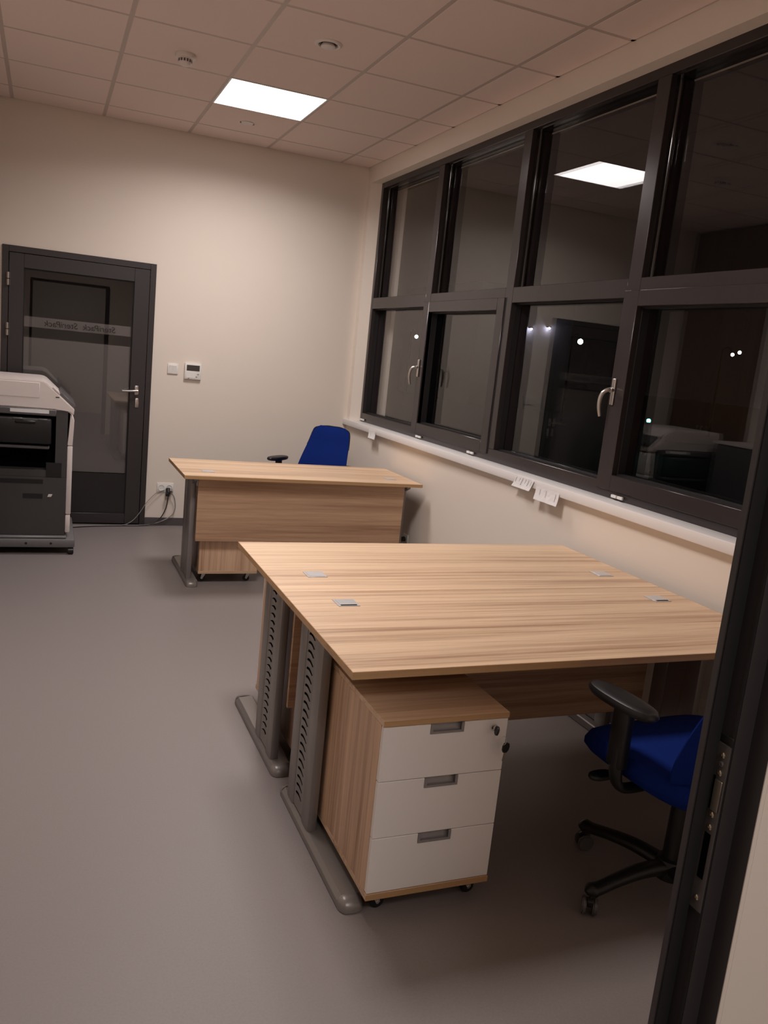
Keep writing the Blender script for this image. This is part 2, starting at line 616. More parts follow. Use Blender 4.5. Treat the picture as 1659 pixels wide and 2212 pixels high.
# opening sashes (second and fourth lower fields from the far wall)
for (so, sh) in (((3.823, 4.962), (3.905, 4.872)), ((1.553, 2.722), (1.640, 2.617))):
    bm = B()
    xa, xb = WF - 0.008, 0.19
    z0, z1, hz0, hz1 = 0.998, 1.916, 1.072, 1.844
    bx(bm, xa, so[0], z0, xb, sh[0], z1, bev=0.003)
    bx(bm, xa, sh[1], z0, xb, so[1], z1, bev=0.003)
    bx(bm, xa, sh[0], z0, xb, sh[1], hz0, bev=0.003)
    bx(bm, xa, sh[0], hz1, xb, sh[1], z1, bev=0.003)
    sash = obj('sash', bm, 'alu', win, smooth=True)
    pane(sh[0], sh[1], hz0, hz1, par=sash)
    bead(sh[0], sh[1], hz0, hz1, WF + 0.024, GX - 0.0005, par=sash, wd=0.006)
    # dark rebate groove between sash and frame on the hinge side
    box_obj('groove', (WF - 0.0015, so[0] - 0.012, z0 + 0.004, WF + 0.06, so[0] - 0.001, z1), 'gasket', sash)
    # lever handle
    hy = so[1] - 0.034
    bm = B()
    bx(bm, xa - 0.011, hy - 0.012, 1.392, xa, hy + 0.012, 1.516, bev=0.005, seg=3)
    cyl(bm, (xa - 0.024, hy, 1.461), (xa - 0.008, hy, 1.461), 0.012, n=18)
    tube(bm, [(xa - 0.016, hy, 1.461), (xa - 0.034, hy + 0.004, 1.460), (xa - 0.052, hy + 0.012, 1.446), (xa - 0.060, hy + 0.018, 1.415), (xa - 0.059, hy + 0.018, 1.375), (xa - 0.051, hy + 0.014, 1.335)],
         [0.010, 0.010, 0.0095, 0.0095, 0.009, 0.007], n=12)
    obj('handle', bm, 'steel', sash, smooth=True)
# white drain caps along the bottom rail
for cyy in (5.955, 4.805, 4.010, 2.545):
    for s in (-1, 1):
        bm = B()
        bx(bm, WF - 0.012 - 0.006, cyy + s * 0.022 - 0.019, 0.972, WF - 0.0005 - 0.006, cyy + s * 0.022 + 0.019, 0.986, bev=0.002)
        obj('drain_cap', bm, 'white', win, smooth=True)

# ---- far door
d = thing('door_1', 'dark glazed office door in the far wall with frosted lower glass', 'door', (0, FY, 0))
d['kind'] = 'structure'
bm = B()
bx(bm, -2.693, -0.012, 0, -2.650, 0.07, 2.020, bev=0.002)
bx(bm, -1.673, -0.012, 0, -1.630, 0.07, 2.020, bev=0.002)
bx(bm, -2.650, -0.012, 1.975, -1.673, 0.07, 2.020, bev=0.002)
obj('door_frame', bm, 'alu2', d, smooth=True)
DX0, DX1, GZ0, GZ1 = -2.647, -1.676, 0.090, 1.873
HX0, HX1 = -2.550, -1.786
bm = B()
bx(bm, DX0, -0.016, 0.012, HX0, 0.05, 1.972, bev=0.002)
bx(bm, HX1, -0.016, 0.012, DX1, 0.05, 1.972, bev=0.002)
bx(bm, HX0, -0.016, GZ1, HX1, 0.05, 1.972, bev=0.002)
bx(bm, HX0, -0.016, 0.012, HX1, 0.05, GZ0, bev=0.002)
leaf = obj('door_leaf', bm, 'alu2', d, smooth=True)
bm = B()
bx(bm, HX0, -0.004, GZ0, HX0 + 0.007, 0.02, GZ1)
bx(bm, HX1 - 0.007, -0.004, GZ0, HX1, 0.02, GZ1)
bx(bm, HX0 + 0.007, -0.004, GZ1 - 0.007, HX1 - 0.007, 0.02, GZ1)
bx(bm, HX0 + 0.007, -0.004, GZ0, HX1 - 0.007, 0.02, GZ0 + 0.007)
obj('gasket', bm, 'gasket', d)
box_obj('pane', (HX0 + 0.007, 0.004, 0.408, HX1 - 0.007, 0.012, GZ1 - 0.007), 'dglass', d)
box_obj('kick_panel', (HX0 + 0.007, 0.000, GZ0 + 0.007, HX1 - 0.007, 0.016, 0.404), 'kick', d)
fr = box_obj('frosted_film', (HX0 + 0.0075, 0.0125, 0.410, HX1 - 0.0075, 0.0135, 1.388), 'frost', d)
box_obj('frosted_band', (HX0 + 0.0075, 0.0125, 1.464, HX1 - 0.0075, 0.0135, 1.538), 'frost', d)
# lettering on the band, read from the other side of the door
cu = bpy.data.curves.new('lettering', 'FONT')
cu.body = 'SteriPack  SteriPack'
cu.size = 0.062
cu.shear = 0.15
cu.extrude = 0.0004
cu.align_x = 'CENTER'
to = bpy.data.objects.new('lettering_tmp', cu)
COL.objects.link(to)
dg = bpy.context.evaluated_depsgraph_get()
me = bpy.data.meshes.new_from_object(to.evaluated_get(dg))
bpy.data.objects.remove(to)
xsz = max(v.co.x for v in me.vertices) - min(v.co.x for v in me.vertices)
kx = 0.50 / xsz
for v in me.vertices:
    x, y, z = v.co
    v.co = (-x * kx, 0.0032 + z, y)
me.materials.clear()
obj_me('lettering', me, 'ink2', d, loc=(-2.155, 0.0, 1.479))
# dark lobby beyond the door
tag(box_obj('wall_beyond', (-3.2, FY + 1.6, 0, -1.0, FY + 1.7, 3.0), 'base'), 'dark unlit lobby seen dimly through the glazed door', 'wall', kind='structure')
for hz in (1.786, 1.434, 0.35):
    bm = B()
    for s in (-1, 1):
        cyl(bm, (DX0 - 0.004, -0.024, hz + s * 0.024 - 0.0215), (DX0 - 0.004, -0.024, hz + s * 0.024 + 0.0215), 0.0115, n=16, bev=0.002)
        bx(bm, DX0 - 0.014, -0.022, hz + s * 0.024 - 0.020, DX0 + 0.008, -0.014, hz + s * 0.024 + 0.020)
    obj('hinge', bm, 'steel', d, smooth=True)
bm = B()
bx(bm, -1.752, -0.026, 1.028, -1.722, -0.016, 1.100, bev=0.004, seg=2)
cyl(bm, (-1.737, -0.062, 1.062), (-1.737, -0.018, 1.062), 0.009, n=16)
tube(bm, [(-1.731, -0.062, 1.062), (-1.760, -0.064, 1.061), (-1.800, -0.062, 1.058), (-1.846, -0.058, 1.056)], [0.010, 0.010, 0.0095, 0.009], n=12)
obj('handle', bm, 'steel', d, smooth=True)
bm = B()
bx(bm, -1.745, -0.024, 0.932, -1.717, -0.016, 1.004, bev=0.005, seg=2)
cyl(bm, (-1.731, -0.032, 0.968), (-1.731, -0.020, 0.968), 0.009, n=14)
obj('lock_cylinder', bm, 'steel', d, smooth=True)

# ---- the near door frame with its strike plate
nd = thing('door_2', 'black door frame of the open doorway in front with steel strike plate', 'door frame')
nd['kind'] = 'structure'
prof = [(-1.574, 0.1334), (-1.574, 0.162), (-1.600, 0.162), (-1.600, 0.1857), (-1.6245, 0.1857), (-1.6245, 0.1945), (-1.560, 0.1945), (-1.560, 0.1334)]
bm = B()
prism(bm, prof, 2, 0.0, 2.06)
obj('frame', bm, 'alu2', nd)
bm = B()
prism(bm, [(-1.6225, 0.1835), (-1.6025, 0.1835), (-1.6025, 0.1856), (-1.6225, 0.1856)], 2, 0.0, 2.06)
obj('gasket', bm, 'gasket', nd)
bm = B()
bx(bm, -1.5985 - 0.0030, 0.1632, 0.0, -1.5985 - 0.0016, 0.1668, 2.06)
obj('gasket', bm, 'gasket', nd)
bm = B()
prism(bm, [(-1.5738, 0.1322), (-1.5668, 0.1329), (-1.5655, 0.1336), (-1.5738, 0.1336)], 2, 0.0, 2.06)
obj('plaster_bead', bm, 'wall', nd)
# left jamb and head, just outside the frame
bm = B()
prism(bm, [(-2.600, 0.1334), (-2.600, 0.162), (-2.574, 0.162), (-2.574, 0.1945), (-2.612, 0.1945), (-2.612, 0.1334)], 2, 0.0, 2.06)
bx(bm, -2.600, 0.1334, 2.06, -1.574, 0.1945, 2.10)
obj('frame', bm, 'alu2', nd)
sx = -1.6002
bm = B()
# plate outline in y,z with slanted ends
prism(bm, [(0.1848, 0.846), (0.1640, 0.846), (0.1640, 1.074), (0.1848, 1.074)], 0, sx - 0.0022, sx)
plate = obj('strike_plate', bm, 'strike', nd)
def plate_screw(z, y=0.1745, r=0.0043, mat='screw'):
    bm = B()
    lathe(bm, [(r, 0.0), (r, 0.0010), (r * 0.75, 0.0018), (r * 0.35, 0.0018), (r * 0.3, 0.0009), (0.0003, 0.0009)], (0, 0, 0), n=14)
    o = obj('screw', bm, mat, plate, smooth=True)
    o.rotation_euler = (0, -math.pi / 2, 0)
    o.location = (sx - 0.0022, y, z)
for z in (1.060, 1.036, 0.979, 0.962, 0.863):
    plate_screw(z)
plate_screw(1.048, r=0.0036, mat='strike')
bm = B()
bx(bm, sx - 0.0045, 0.1665, 0.985, sx - 0.0022, 0.1785, 1.027, bev=0.0008)
obj('latch_insert', bm, 'brass', plate, smooth=True)
box_obj('latch_slot', (sx - 0.0028, 0.1795, 0.985, sx - 0.0022, 0.1822, 1.030), 'dark', plate)
box_obj('bolt_slot', (sx - 0.0027, 0.1702, 0.890, sx - 0.0022, 0.1800, 0.953), 'dark', plate)
bm = B()
bx(bm, sx - 0.0018, 0.1640, 1.078, sx, 0.1848, 1.086, bev=0.0005)
obj('end_stop', bm, 'black', nd, smooth=True)

# ---- wood wardrobe built flush beside the copier (seen mirrored in the windows)
wd = thing('wardrobe', 'brown wooden wardrobe mirrored in the window pane nearest the doorway', 'wardrobe', (LX, 5.66, 0))
box_obj('carcass', (0.001, -0.49, 0.0, 0.030, 0.49, 2.985), 'wardrobe', wd)
for k in range(2):
    dr = box_obj('door', (0.030, -0.488 + k * 0.49, 0.08, 0.050, -0.004 + k * 0.49, 2.975), 'wardrobe', wd, bev=0.002)
    bm = B()
    tube(bm, [(0.050, -0.03 + k * 0.06, 1.0), (0.075, -0.03 + k * 0.06, 1.0), (0.075, -0.03 + k * 0.06, 1.16), (0.050, -0.03 + k * 0.06, 1.16)], 0.005, n=8, sub=3)
    obj('handle', bm, 'steel', dr, smooth=True)
lc = thing('low_cabinet', 'low grey cabinet mirrored at the edge of the window by the doorway', 'cabinet', (LX, 4.65, 0))
box_obj('carcass', (0.014, -0.48, 0.0, 0.36, 0.48, 1.06), 'pmid', lc, bev=0.003)
box_obj('top', (0.014, -0.49, 1.06, 0.38, 0.49, 1.085), 'pcream', lc, bev=0.002)
for k in range(2):
    box_obj('door', (0.360, -0.475 + k * 0.48, 0.06, 0.378, 0.475 - 0.48 + k * 0.48, 1.05), 'pmid', lc, bev=0.002)

# ================================================================== DESKS
TH = 0.703          # desk height
TT = 0.022


def crescent_mesh(flip):
    """pressed vent: a shallow dark crescent above a slightly raised tongue, thick at its far end"""
    s = -1 if flip else 1
    n = 10
    outer, inner, low = [], [], []
    for k in range(n + 1):
        u = k / n
        y = 0.029 - 0.058 * u
        z = 0.0085 * math.sin(math.pi * (0.12 + 0.88 * u)) - 0.004 * u
        th = 0.0072 * (1 - u) ** 0.65 * min(1, 6 * u + 0.45) + 0.0005
        outer.append((y * s, z))
        inner.append((y * s, z - th))
        low.append((y * s * 0.8, -0.0125 * math.sin(math.pi * u) ** 0.6 + z * 0.2 - 0.003))
    t = B()
    prism(t, outer + inner[::-1], 0, -0.0010, 0.0)
    me = bpy.data.meshes.new('louver_slot')
    t.to_mesh(me)
    t.free()
    me.materials.append(M['dark'])
    t = B()
    a_ = [t.verts.new((-0.0028, p[0], p[1])) for p in inner]
    b_ = [t.verts.new((0.0002, p[0], p[1])) for p in low]
    for k in range(n):
        t.faces.new((a_[k], a_[k + 1], b_[k + 1], b_[k]))
    c_ = [t.verts.new((0.0, p[0], p[1] - 0.0004)) for p in inner]
    for k in range(n):
        t.faces.new((a_[k], c_[k], c_[k + 1], a_[k + 1]))
    bmesh.ops.recalc_face_normals(t, faces=t.faces[:])
    me2 = bpy.data.meshes.new('louver')
    t.to_mesh(me2)
    t.free()
    me2.materials.append(M['silver'])
    return me, me2


CRES = {False: crescent_mesh(False), True: crescent_mesh(True)}


def make_desk(label, group, loc, rz, W, grom, louver_side, flip, seed_mat, pz, inset=0.030):
    """local frame: x along the width (0..W), y 0 (user edge) .. D (back edge)"""
    D = 0.703
    t = thing('desk', label, 'desk', loc, rz, group)
    # top: laminate faces with a solid edge band
    bm = B()
    bx(bm, 0.0016, 0.0016, TH - TT, W - 0.0016, D - 0.0016, TH, bev=0.0008)
    top = obj('tabletop', bm, seed_mat, t)
    bm = B()
    bx(bm, 0, 0, TH - TT + 0.0006, W, 0.0016, TH - 0.0006)
    bx(bm, 0, D - 0.0016, TH - TT + 0.0006, W, D, TH - 0.0006)
    bx(bm, 0, 0.0016, TH - TT + 0.0006, 0.0016, D - 0.0016, TH - 0.0006)
    bx(bm, W - 0.0016, 0.0016, TH - TT + 0.0006, W, D - 0.0016, TH - 0.0006)
    obj('edge_band', bm, 'edge', top)
    for gx, gy, slot in grom:
        bm = B()
        bx(bm, gx - 0.037, gy - 0.037, TH, gx + 0.037, gy + 0.037, TH + 0.0022, bev=0.0009)
        g = obj('grommet', bm, 'grom', t, smooth=True)
        bm = B()
        bx(bm, gx - 0.029, gy - 0.024, TH + 0.0022, gx + 0.029, gy + 0.030, TH + 0.0032, bev=0.0004)
        obj('grommet_lid', bm, 'grom', g)
        if slot:
            box_obj('grommet_slot', (gx - 0.028, gy - 0.0325, TH + 0.0021, gx + 0.028, gy - 0.0245, TH + 0.0027), 'dark', g)
    yc = D - 0.238
    for side in (0, 1):
        sg = 1 if side == 0 else -1
        xo = inset if side == 0 else W - inset      # outer face of the foot
        X = lambda v: xo + sg * v
        # foot: flat aluminium runner, bevelled on its outer edge
        bm = B()
        prism(bm, [(X(0.0), 0.002), (X(0.001), 0.020), (X(0.012), 0.033), (X(0.070), 0.036), (X(0.075), 0.031), (X(0.075), 0.002)], 1, 0.030, D - 0.080, bev=0.0012)
        foot = obj('foot', bm, 'silver', t)
        for yy, s in ((0.030, -1), (D - 0.080, 1)):
            bm = B()
            tt = B()
            bmesh.ops.create_uvsphere(tt, u_segments=20, v_segments=12, radius=1.0)
            bmesh.ops.bisect_plane(tt, geom=tt.verts[:] + tt.edges[:] + tt.faces[:], plane_co=(0, 0, 0), plane_no=(0, 0, 1), clear_inner=True)
            bmesh.ops.bisect_plane(tt, geom=tt.verts[:] + tt.edges[:] + tt.faces[:], plane_co=(0, 0, 0), plane_no=(0, -s, 0), clear_outer=True)
            for v in tt.verts:
                v.co = Vector((X(0.037) + math.copysign(abs(v.co.x) ** 0.5, v.co.x) * 0.0375, yy + v.co.y * 0.040, 0.002 + (abs(v.co.z) ** 0.8) * 0.0345))
            bmesh.ops.holes_fill(tt, edges=tt.edges[:])
            merge(bm, tt)
            obj('foot_cap', bm, 'silver', foot, smooth=True)
            bm = B()
            cyl(bm, (X(0.037), yy - s * 0.01, 0.0), (X(0.037), yy - s * 0.01, 0.0035), 0.018, n=14)
            obj('leveller', bm, 'black', foot)
        # two flat posts and the perforated cable cover between them
        for a, b_ in ((yc - 0.118, yc - 0.044), (yc + 0.048, yc + 0.122)):
            bm = B()
            bx(bm, min(X(0.008), X(0.040)), a, 0.028, max(X(0.008), X(0.040)), b_, TH - TT - 0.002, bev=0.008, seg=2)
            obj('post', bm, 'silver', t, smooth=True)
        bm = B()
        xa, xb = X(0.0115), X(0.034)
        bx(bm, min(xa, xb), yc - 0.050, 0.036, max(xa, xb), yc + 0.054, TH - TT - 0.004, bev=0.003)
        cov = obj('cable_cover', bm, 'silver', t, smooth=True)
        if side == louver_side:
            for k in range(20):
                z = 0.626 - 0.0285 * k
                for nm, me in zip(('louver_slot', 'louver'), CRES[flip]):
                    o = obj_me(nm, me, None, cov)
                    o.location = (X(0.0115), yc + 0.003, z + 0.004)
                    if side == 1:
                        o.rotation_euler = (0, 0, math.pi)
        # top bracket arm under the top
        bm = B()
        prism(bm, [(0.10, TH - TT - 0.0005), (D - 0.05, TH - TT - 0.0005), (D - 0.05, TH - TT - 0.018), (yc + 0.12, TH - TT - 0.045), (yc - 0.12, TH - TT - 0.045), (0.10, TH - TT - 0.014)], 0, min(X(0.012), X(0.036)), max(X(0.012), X(0.036)))
        obj('bracket', bm, 'silver', t)
    py = D - 0.088
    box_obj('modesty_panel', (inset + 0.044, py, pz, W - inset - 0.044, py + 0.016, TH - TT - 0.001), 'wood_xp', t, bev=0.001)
    return t


DG = 'striped laminate office desks'
AX0, AW = -1.644, 1.58
AY0 = 1.332
make_desk('nearest striped laminate desk, its drawers facing the doorway', DG, (AX0, AY0, 0), 0, AW,
          [(0.180, 0.571, True), (AW - 0.140, 0.549, True)], 0, False, 'wood_x', 0.215)
# second desk stands back to back with the first
make_desk('striped laminate desk pushed back to back behind the nearest one', DG, (AX0 + AW, AY0 + 1.4065, 0), math.pi, AW,
          [(AW - 0.178, 0.497, False), (0.145, 0.510, False)], 1, True, wood('laminate_along_x_second', 0, seed=1.15), 0.25)
FX0, FW, FY0 = -1.614, 1.556, 4.384
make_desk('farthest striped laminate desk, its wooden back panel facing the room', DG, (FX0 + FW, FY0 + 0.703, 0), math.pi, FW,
          [(FW - 0.170, 0.510, False), (0.160, 0.510, False)], 2, True, wood('laminate_along_x_third', 0, seed=3.4), 0.285, 0.052)


# ================================================================== PEDESTALS
PW, PD = 0.375, 0.58


def caster(par, x, y, name='caster', r=0.021, mat='black'):
    bm = B()
    bx(bm, x - 0.018, y - 0.018, 0.0575, x + 0.018, y + 0.018, 0.0625)
    prism(bm, [(x - 0.013, 0.0575), (x + 0.013, 0.0575), (x + 0.020, 0.022), (x + 0.010, 0.016)], 1, y - 0.014, y - 0.0115)
    prism(bm, [(x - 0.013, 0.0575), (x + 0.013, 0.0575), (x + 0.020, 0.022), (x + 0.010, 0.016)], 1, y + 0.0115, y + 0.014)
    cyl(bm, (x + 0.012, y - 0.016, 0.0215), (x + 0.012, y + 0.016, 0.0215), 0.004, n=10)
    c = obj(name, bm, 'chrome', par, smooth=True)
    bm = B()
    cyl(bm, (x + 0.012, y - 0.010, r), (x + 0.012, y + 0.010, r), r, n=20, bev=0.003)
    obj('wheel', bm, mat, c, smooth=True)


def make_pedestal(label, loc, rz, group):
    """local: x centred, y 0 (drawer front) .. PD (back)"""
    t = thing('drawer_pedestal', label, 'drawer pedestal', loc, rz, group)
    h = PW / 2
    box_obj('side_panel', (-h, 0.018, 0.081, -h + 0.016, PD, 0.566), 'wood_z', t, bev=0.0008)
    box_obj('side_panel', (h - 0.016, 0.018, 0.081, h, PD, 0.566), 'wood_z', t, bev=0.0008)
    box_obj('back_panel', (-h + 0.016, PD - 0.014, 0.081, h - 0.016, PD - 0.001, 0.566), 'wood_z', t)
    top = box_obj('top_panel', (-h, 0.0, 0.5662, h, PD, 0.5825), 'wood_x', t, bev=0.0008)
    box_obj('edge_band', (-h + 0.0005, -0.0012, 0.5668, h - 0.0005, 0.0, 0.5819), 'edge', top)
    bot = box_obj('bottom_panel', (-h, 0.0, 0.063, h, PD, 0.0808), 'wood_x', t, bev=0.0008)
    box_obj('edge_band', (-h + 0.0005, -0.0012, 0.0636, h - 0.0005, 0.0, 0.0803), 'edge', bot)
    first = None
    for k, (z0, z1) in enumerate(((0.4105, 0.5640), (0.2465, 0.4085), (0.0835, 0.2445))):
        # front with a notch at its top for the shell handle
        bm = B()
        a, b_, n0, zt = -h + 0.002, h - 0.002, 0.050, z1 - 0.028
        prism(bm, [(a, z0), (b_, z0), (b_, z1), (n0, z1), (n0, zt), (-n0, zt), (-n0, z1), (a, z1)], 1, 0.0005, 0.017, bev=0.0012)
        dr = obj('drawer', bm, 'drawer', t)
        bm = B()
        bx(bm, -n0, -0.0015, zt, n0, 0.003, zt + 0.006, bev=0.0006)
        bx(bm, -n0, -0.0015, zt + 0.006, -n0 + 0.008, 0.003, z1 - 0.0005, bev=0.0006)
        bx(bm, n0 - 0.008, -0.0015, zt + 0.006, n0, 0.003, z1 - 0.0005, bev=0.0006)
        prism(bm, [(0.003, zt + 0.001), (0.014, zt + 0.001), (0.0165, z1 - 0.001), (0.0150, z1 - 0.001), (0.010, zt + 0.005), (0.003, zt + 0.005)], 0, -n0 + 0.002, n0 - 0.002)
        obj('handle', bm, 'handle', dr, smooth=False)
        if k == 0:
            bm = B()
            cyl(bm, (h - 0.044, -0.003, 0.540), (h - 0.044, 0.002, 0.540), 0.0095, n=20, bev=0.001)
            obj('lock', bm, 'chrome', dr, smooth=True)
        bm = B()
        bx(bm, -h + 0.022, 0.017, z0 + 0.012, h - 0.022, PD - 0.05, z0 + 0.10)
        obj('drawer_box', bm, 'pmid', dr)
    for x in (-h + 0.045, h - 0.045):
        for y in (0.055, PD - 0.055):
            caster(t, x, y)
    return t


PG = 'mobile drawer pedestals'
make_pedestal('three drawer pedestal with white fronts under the nearest desk', (-1.375, 1.285, 0), 0, PG)
make_pedestal('drawer pedestal with its white fronts turned away under the middle desk', (-1.340, 2.725, 0), math.pi, PG)
make_pedestal('drawer pedestal showing only its wooden back under the farthest desk', (-1.292, 5.085, 0), math.pi, PG)

# keys hanging in the pedestal lock
kt = thing('key_pair', 'pair of black headed keys hanging from the pedestal lock', 'keys', (-1.2315, 1.282, 0.540))
def key(par, mt, name):
    bm = B()
    tt = B()
    pts = [(-0.006, 0.0), (0.006, 0.0), (0.0115, 0.008), (0.0125, 0.018), (0.009, 0.027), (0.0, 0.030), (-0.009, 0.027), (-0.0125, 0.018), (-0.0115, 0.008)]
    prism(tt, pts, 1, -0.0028, 0.0028, bev=0.001)
    merge(bm, tt, mt)
    o = obj(name, bm, 'black', par, smooth=True)
    bm = B()
    tt = B()
    bx(tt, -0.0028, -0.0009, -0.024, 0.0028, 0.0009, 0.0)
    for k in range(4):
        bx(tt, 0.0028, -0.0009, -0.021 + k * 0.005, 0.0042, 0.0009, -0.0185 + k * 0.005)
    merge(bm, tt, mt)
    obj('blade', bm, 'steel', o)
# key in the lock: the blade points into the drawer
key(kt, Matrix.Translation((0.0, -0.006, 0.0)) @ Matrix.Rotation(math.radians(-75), 4, 'Y') @ Matrix.Rotation(math.radians(72), 4, 'X') @ Matrix.Scale(1.0, 4), 'key')
bm = B()
tube(bm, [(0.012 + 0.009 * math.cos(a), -0.033 + 0.004 * math.sin(a), -0.022 + 0.011 * math.sin(a)) for a in [2 * math.pi * k / 12 for k in range(13)]], 0.0007, n=6, sub=2)
obj('ring', bm, 'steel', kt, smooth=True)
key(kt, Matrix.Translation((0.022, -0.030, -0.060)) @ Matrix.Rotation(math.radians(8), 4, 'Y') @ Matrix.Rotation(math.radians(12), 4, 'Z'), 'key')


# ================================================================== CHAIRS
def make_chair(label, loc, rz, base_rot, arm_z=0.66, bw=0.272, taper=0.104, zt=0.965):
    """local: faces +y"""
    t = thing('office_chair', label, 'office chair', loc, rz, 'blue office chairs')
    R = 0.296
    bm = B()
    lathe(bm, [(0.030, 0.062), (0.047, 0.068), (0.050, 0.100), (0.040, 0.125), (0.030, 0.130)], (0, 0, 0), n=24)
    obj('hub', bm, 'black', t, smooth=True)
    for k in range(5):
        a = base_rot + k * 2 * math.pi / 5
        ca, sa = math.cos(a), math.sin(a)
        bm = B()
        P = lambda r, z: (r * ca, r * sa, z)
        tube(bm, [P(0.030, 0.100), P(0.12, 0.104), P(0.21, 0.094), P(0.268, 0.083), P(R, 0.080), P(R + 0.018, 0.075)], [0.030, 0.027, 0.024, 0.024, 0.027, 0.010], n=14, sub=4, flat=0.72)
        leg = obj('base_leg', bm, 'black', t, smooth=True)
        # twin-wheel caster, swivelled a little
        ang = a + (0.5 if k % 2 else -0.3) + 1.2
        mt = Matrix.Translation((R * ca, R * sa, 0)) @ Matrix.Rotation(ang, 4, 'Z')
        bm = B()
        tt = B()
        prism(tt, [(-0.020, 0.030), (-0.017, 0.050), (0.0, 0.058), (0.016, 0.050), (0.012, 0.030)], 1, -0.008, 0.008, bev=0.002)
        cyl(tt, (0, 0, 0.05), (0, 0, 0.078), 0.006, n=10)
        merge(bm, tt, mt)
        hood = obj('caster', bm, 'black', t, smooth=True)
        for s in (-1, 1):
            bm = B()
            tt = B()
            cyl(tt, (-0.006, s * 0.009, 0.0265), (-0.006, s * 0.022, 0.0265), 0.0265, n=24, bev=0.004)
            merge(bm, tt, mt)
            obj('wheel', bm, 'pmid', hood, smooth=True)
    bm = B()
    cyl(bm, (0, 0, 0.125), (0, 0, 0.30), 0.029, 0.027, n=20)
    cyl(bm, (0, 0, 0.29), (0, 0, 0.385), 0.018, n=16)
    obj('gas_lift', bm, 'black', t, smooth=True)
    bm = B()
    bx(bm, -0.075, -0.13, 0.375, 0.075, 0.12, 0.412, bev=0.012, seg=2)
    obj('mechanism', bm, 'black', t, smooth=True)
    bm = B()
    tube(bm, [(-0.07, 0.06, 0.392), (-0.16, 0.07, 0.390), (-0.225, 0.075, 0.388)], 0.006, n=8)
    tt = B()
    pad(tt, 0.085, 0.045, 0.016, (0, 0, 0), e=2.4)
    merge(bm, tt, Matrix.Translation((-0.255, 0.078, 0.388)))
    obj('lever', bm, 'black', t, smooth=True)
    # seat: fabric cushion on a black shell
    bm = B()
    pad(bm, 0.520, 0.515, 0.085, (0, 0.0, 0.450), n=40, e=3.6)
    for v in bm.verts:
        yy = v.co.y
        if yy > 0.10:
            v.co.z -= 0.9 * (yy - 0.10) ** 2 * 1.9
        v.co.z += 0.10 * (v.co.x ** 2)
    obj('seat', bm, 'blue', t, smooth=True)
    bm = B()
    pad(bm, 0.43, 0.40, 0.03, (0, 0.01, 0.412), n=36, e=3.4)
    obj('seat_shell', bm, 'black', t, smooth=True)
    # backrest: tapered upholstered panel, curved and leaning back
    bm = B()
    n, mrows = 14, 16
    zb = 0.455
    def back_pt(u, v, off):
        z = zb + (zt - zb) * v
        wv = bw - taper * v - 0.030 * max(0, (0.25 - v) / 0.25) ** 2
        # rounded corners
        e = 1.0
        if v > 0.86:
            e = math.sqrt(max(0.0, 1 - ((v - 0.86) / 0.14) ** 2)) * 0.30 + 0.70
        if v < 0.10:
            e = math.sqrt(max(0.0, 1 - ((0.10 - v) / 0.10) ** 2)) * 0.35 + 0.65
        x = u * wv * e
        y = -0.185 - 0.15 * v - 0.020 * math.sin(math.pi * min(1, v * 1.4)) * -1 + 0.030 * (u * u)
        edge = max(abs(u) ** 6, abs(2 * v - 1) ** 10)
        return Vector((x, y + off * (1 - edge * 0.92), z))
    fr_, bk_ = [], []
    for j in range(mrows + 1):
        fr_.append([bm.verts.new(back_pt(-1 + 2 * i / n, j / mrows, 0.026)) for i in range(n + 1)])
        bk_.append([bm.verts.new(back_pt(-1 + 2 * i / n, j / mrows, -0.026)) for i in range(n + 1)])
    for j in range(mrows):
        for i in range(n):
            bm.faces.new((fr_[j][i], fr_[j][i + 1], fr_[j + 1][i + 1], fr_[j + 1][i]))
            bm.faces.new((bk_[j][i], bk_[j + 1][i], bk_[j + 1][i + 1], bk_[j][i + 1]))
    for j in range(mrows):
        bm.faces.new((fr_[j][0], fr_[j + 1][0], bk_[j + 1][0], bk_[j][0]))
        bm.faces.new((fr_[j][n], bk_[j][n], bk_[j + 1][n], fr_[j + 1][n]))
    for i in range(n):
        bm.faces.new((fr_[0][i], bk_[0][i], bk_[0][i + 1], fr_[0][i + 1]))
        bm.faces.new((fr_[mrows][i], fr_[mrows][i + 1], bk_[mrows][i + 1], bk_[mrows][i]))
    bmesh.ops.recalc_face_normals(bm, faces=bm.faces[:])
    back = obj('backrest', bm, 'blue', t, smooth=True)
    # black rim around the back cushion
    bm = B()
    path = [back_pt(-1, 0.66 + 0.30 * k / 4, 0) for k in range(5)] + [back_pt(-0.6, 1.0, 0), back_pt(0, 1.0, 0), back_pt(0.6, 1.0, 0)] + [back_pt(1, 0.96 - 0.30 * k / 4, 0) for k in range(5)]
    tube(bm, path, 0.0040, n=8, sub=3)
    obj('rim', bm, 'black', back, smooth=True)
    bm = B()
    tube(bm, [(0, -0.10, 0.392), (0, -0.20, 0.392), (0, -0.255, 0.43), (0, -0.275, 0.56)], [0.022, 0.024, 0.026, 0.020], n=12, flat=0.5)
    obj('back_bracket', bm, 'black', t, smooth=True)
    for s in (-1, 1):
        bm = B()
        tube(bm, [(s * 0.10, -0.01, 0.398), (s * 0.22, -0.01, 0.392), (s * 0.264, -0.005, 0.400), (s * 0.281, 0.0, 0.440), (s * 0.283, 0.0, 0.52)], [0.022, 0.022, 0.024, 0.027, 0.027], n=12, flat=0.55)
        bx(bm, s * 0.283 - 0.014, -0.030, 0.46, s * 0.283 + 0.014, 0.030, arm_z - 0.018, bev=0.006, seg=2)
        arm = obj('armrest', bm, 'black', t, smooth=True)
        bm = B()
        pad(bm, 0.085, 0.255, 0.030, (s * 0.287, 0.010, arm_z - 0.010), n=30, e=2.5)
        obj('arm_pad', bm, 'black', arm, smooth=True)
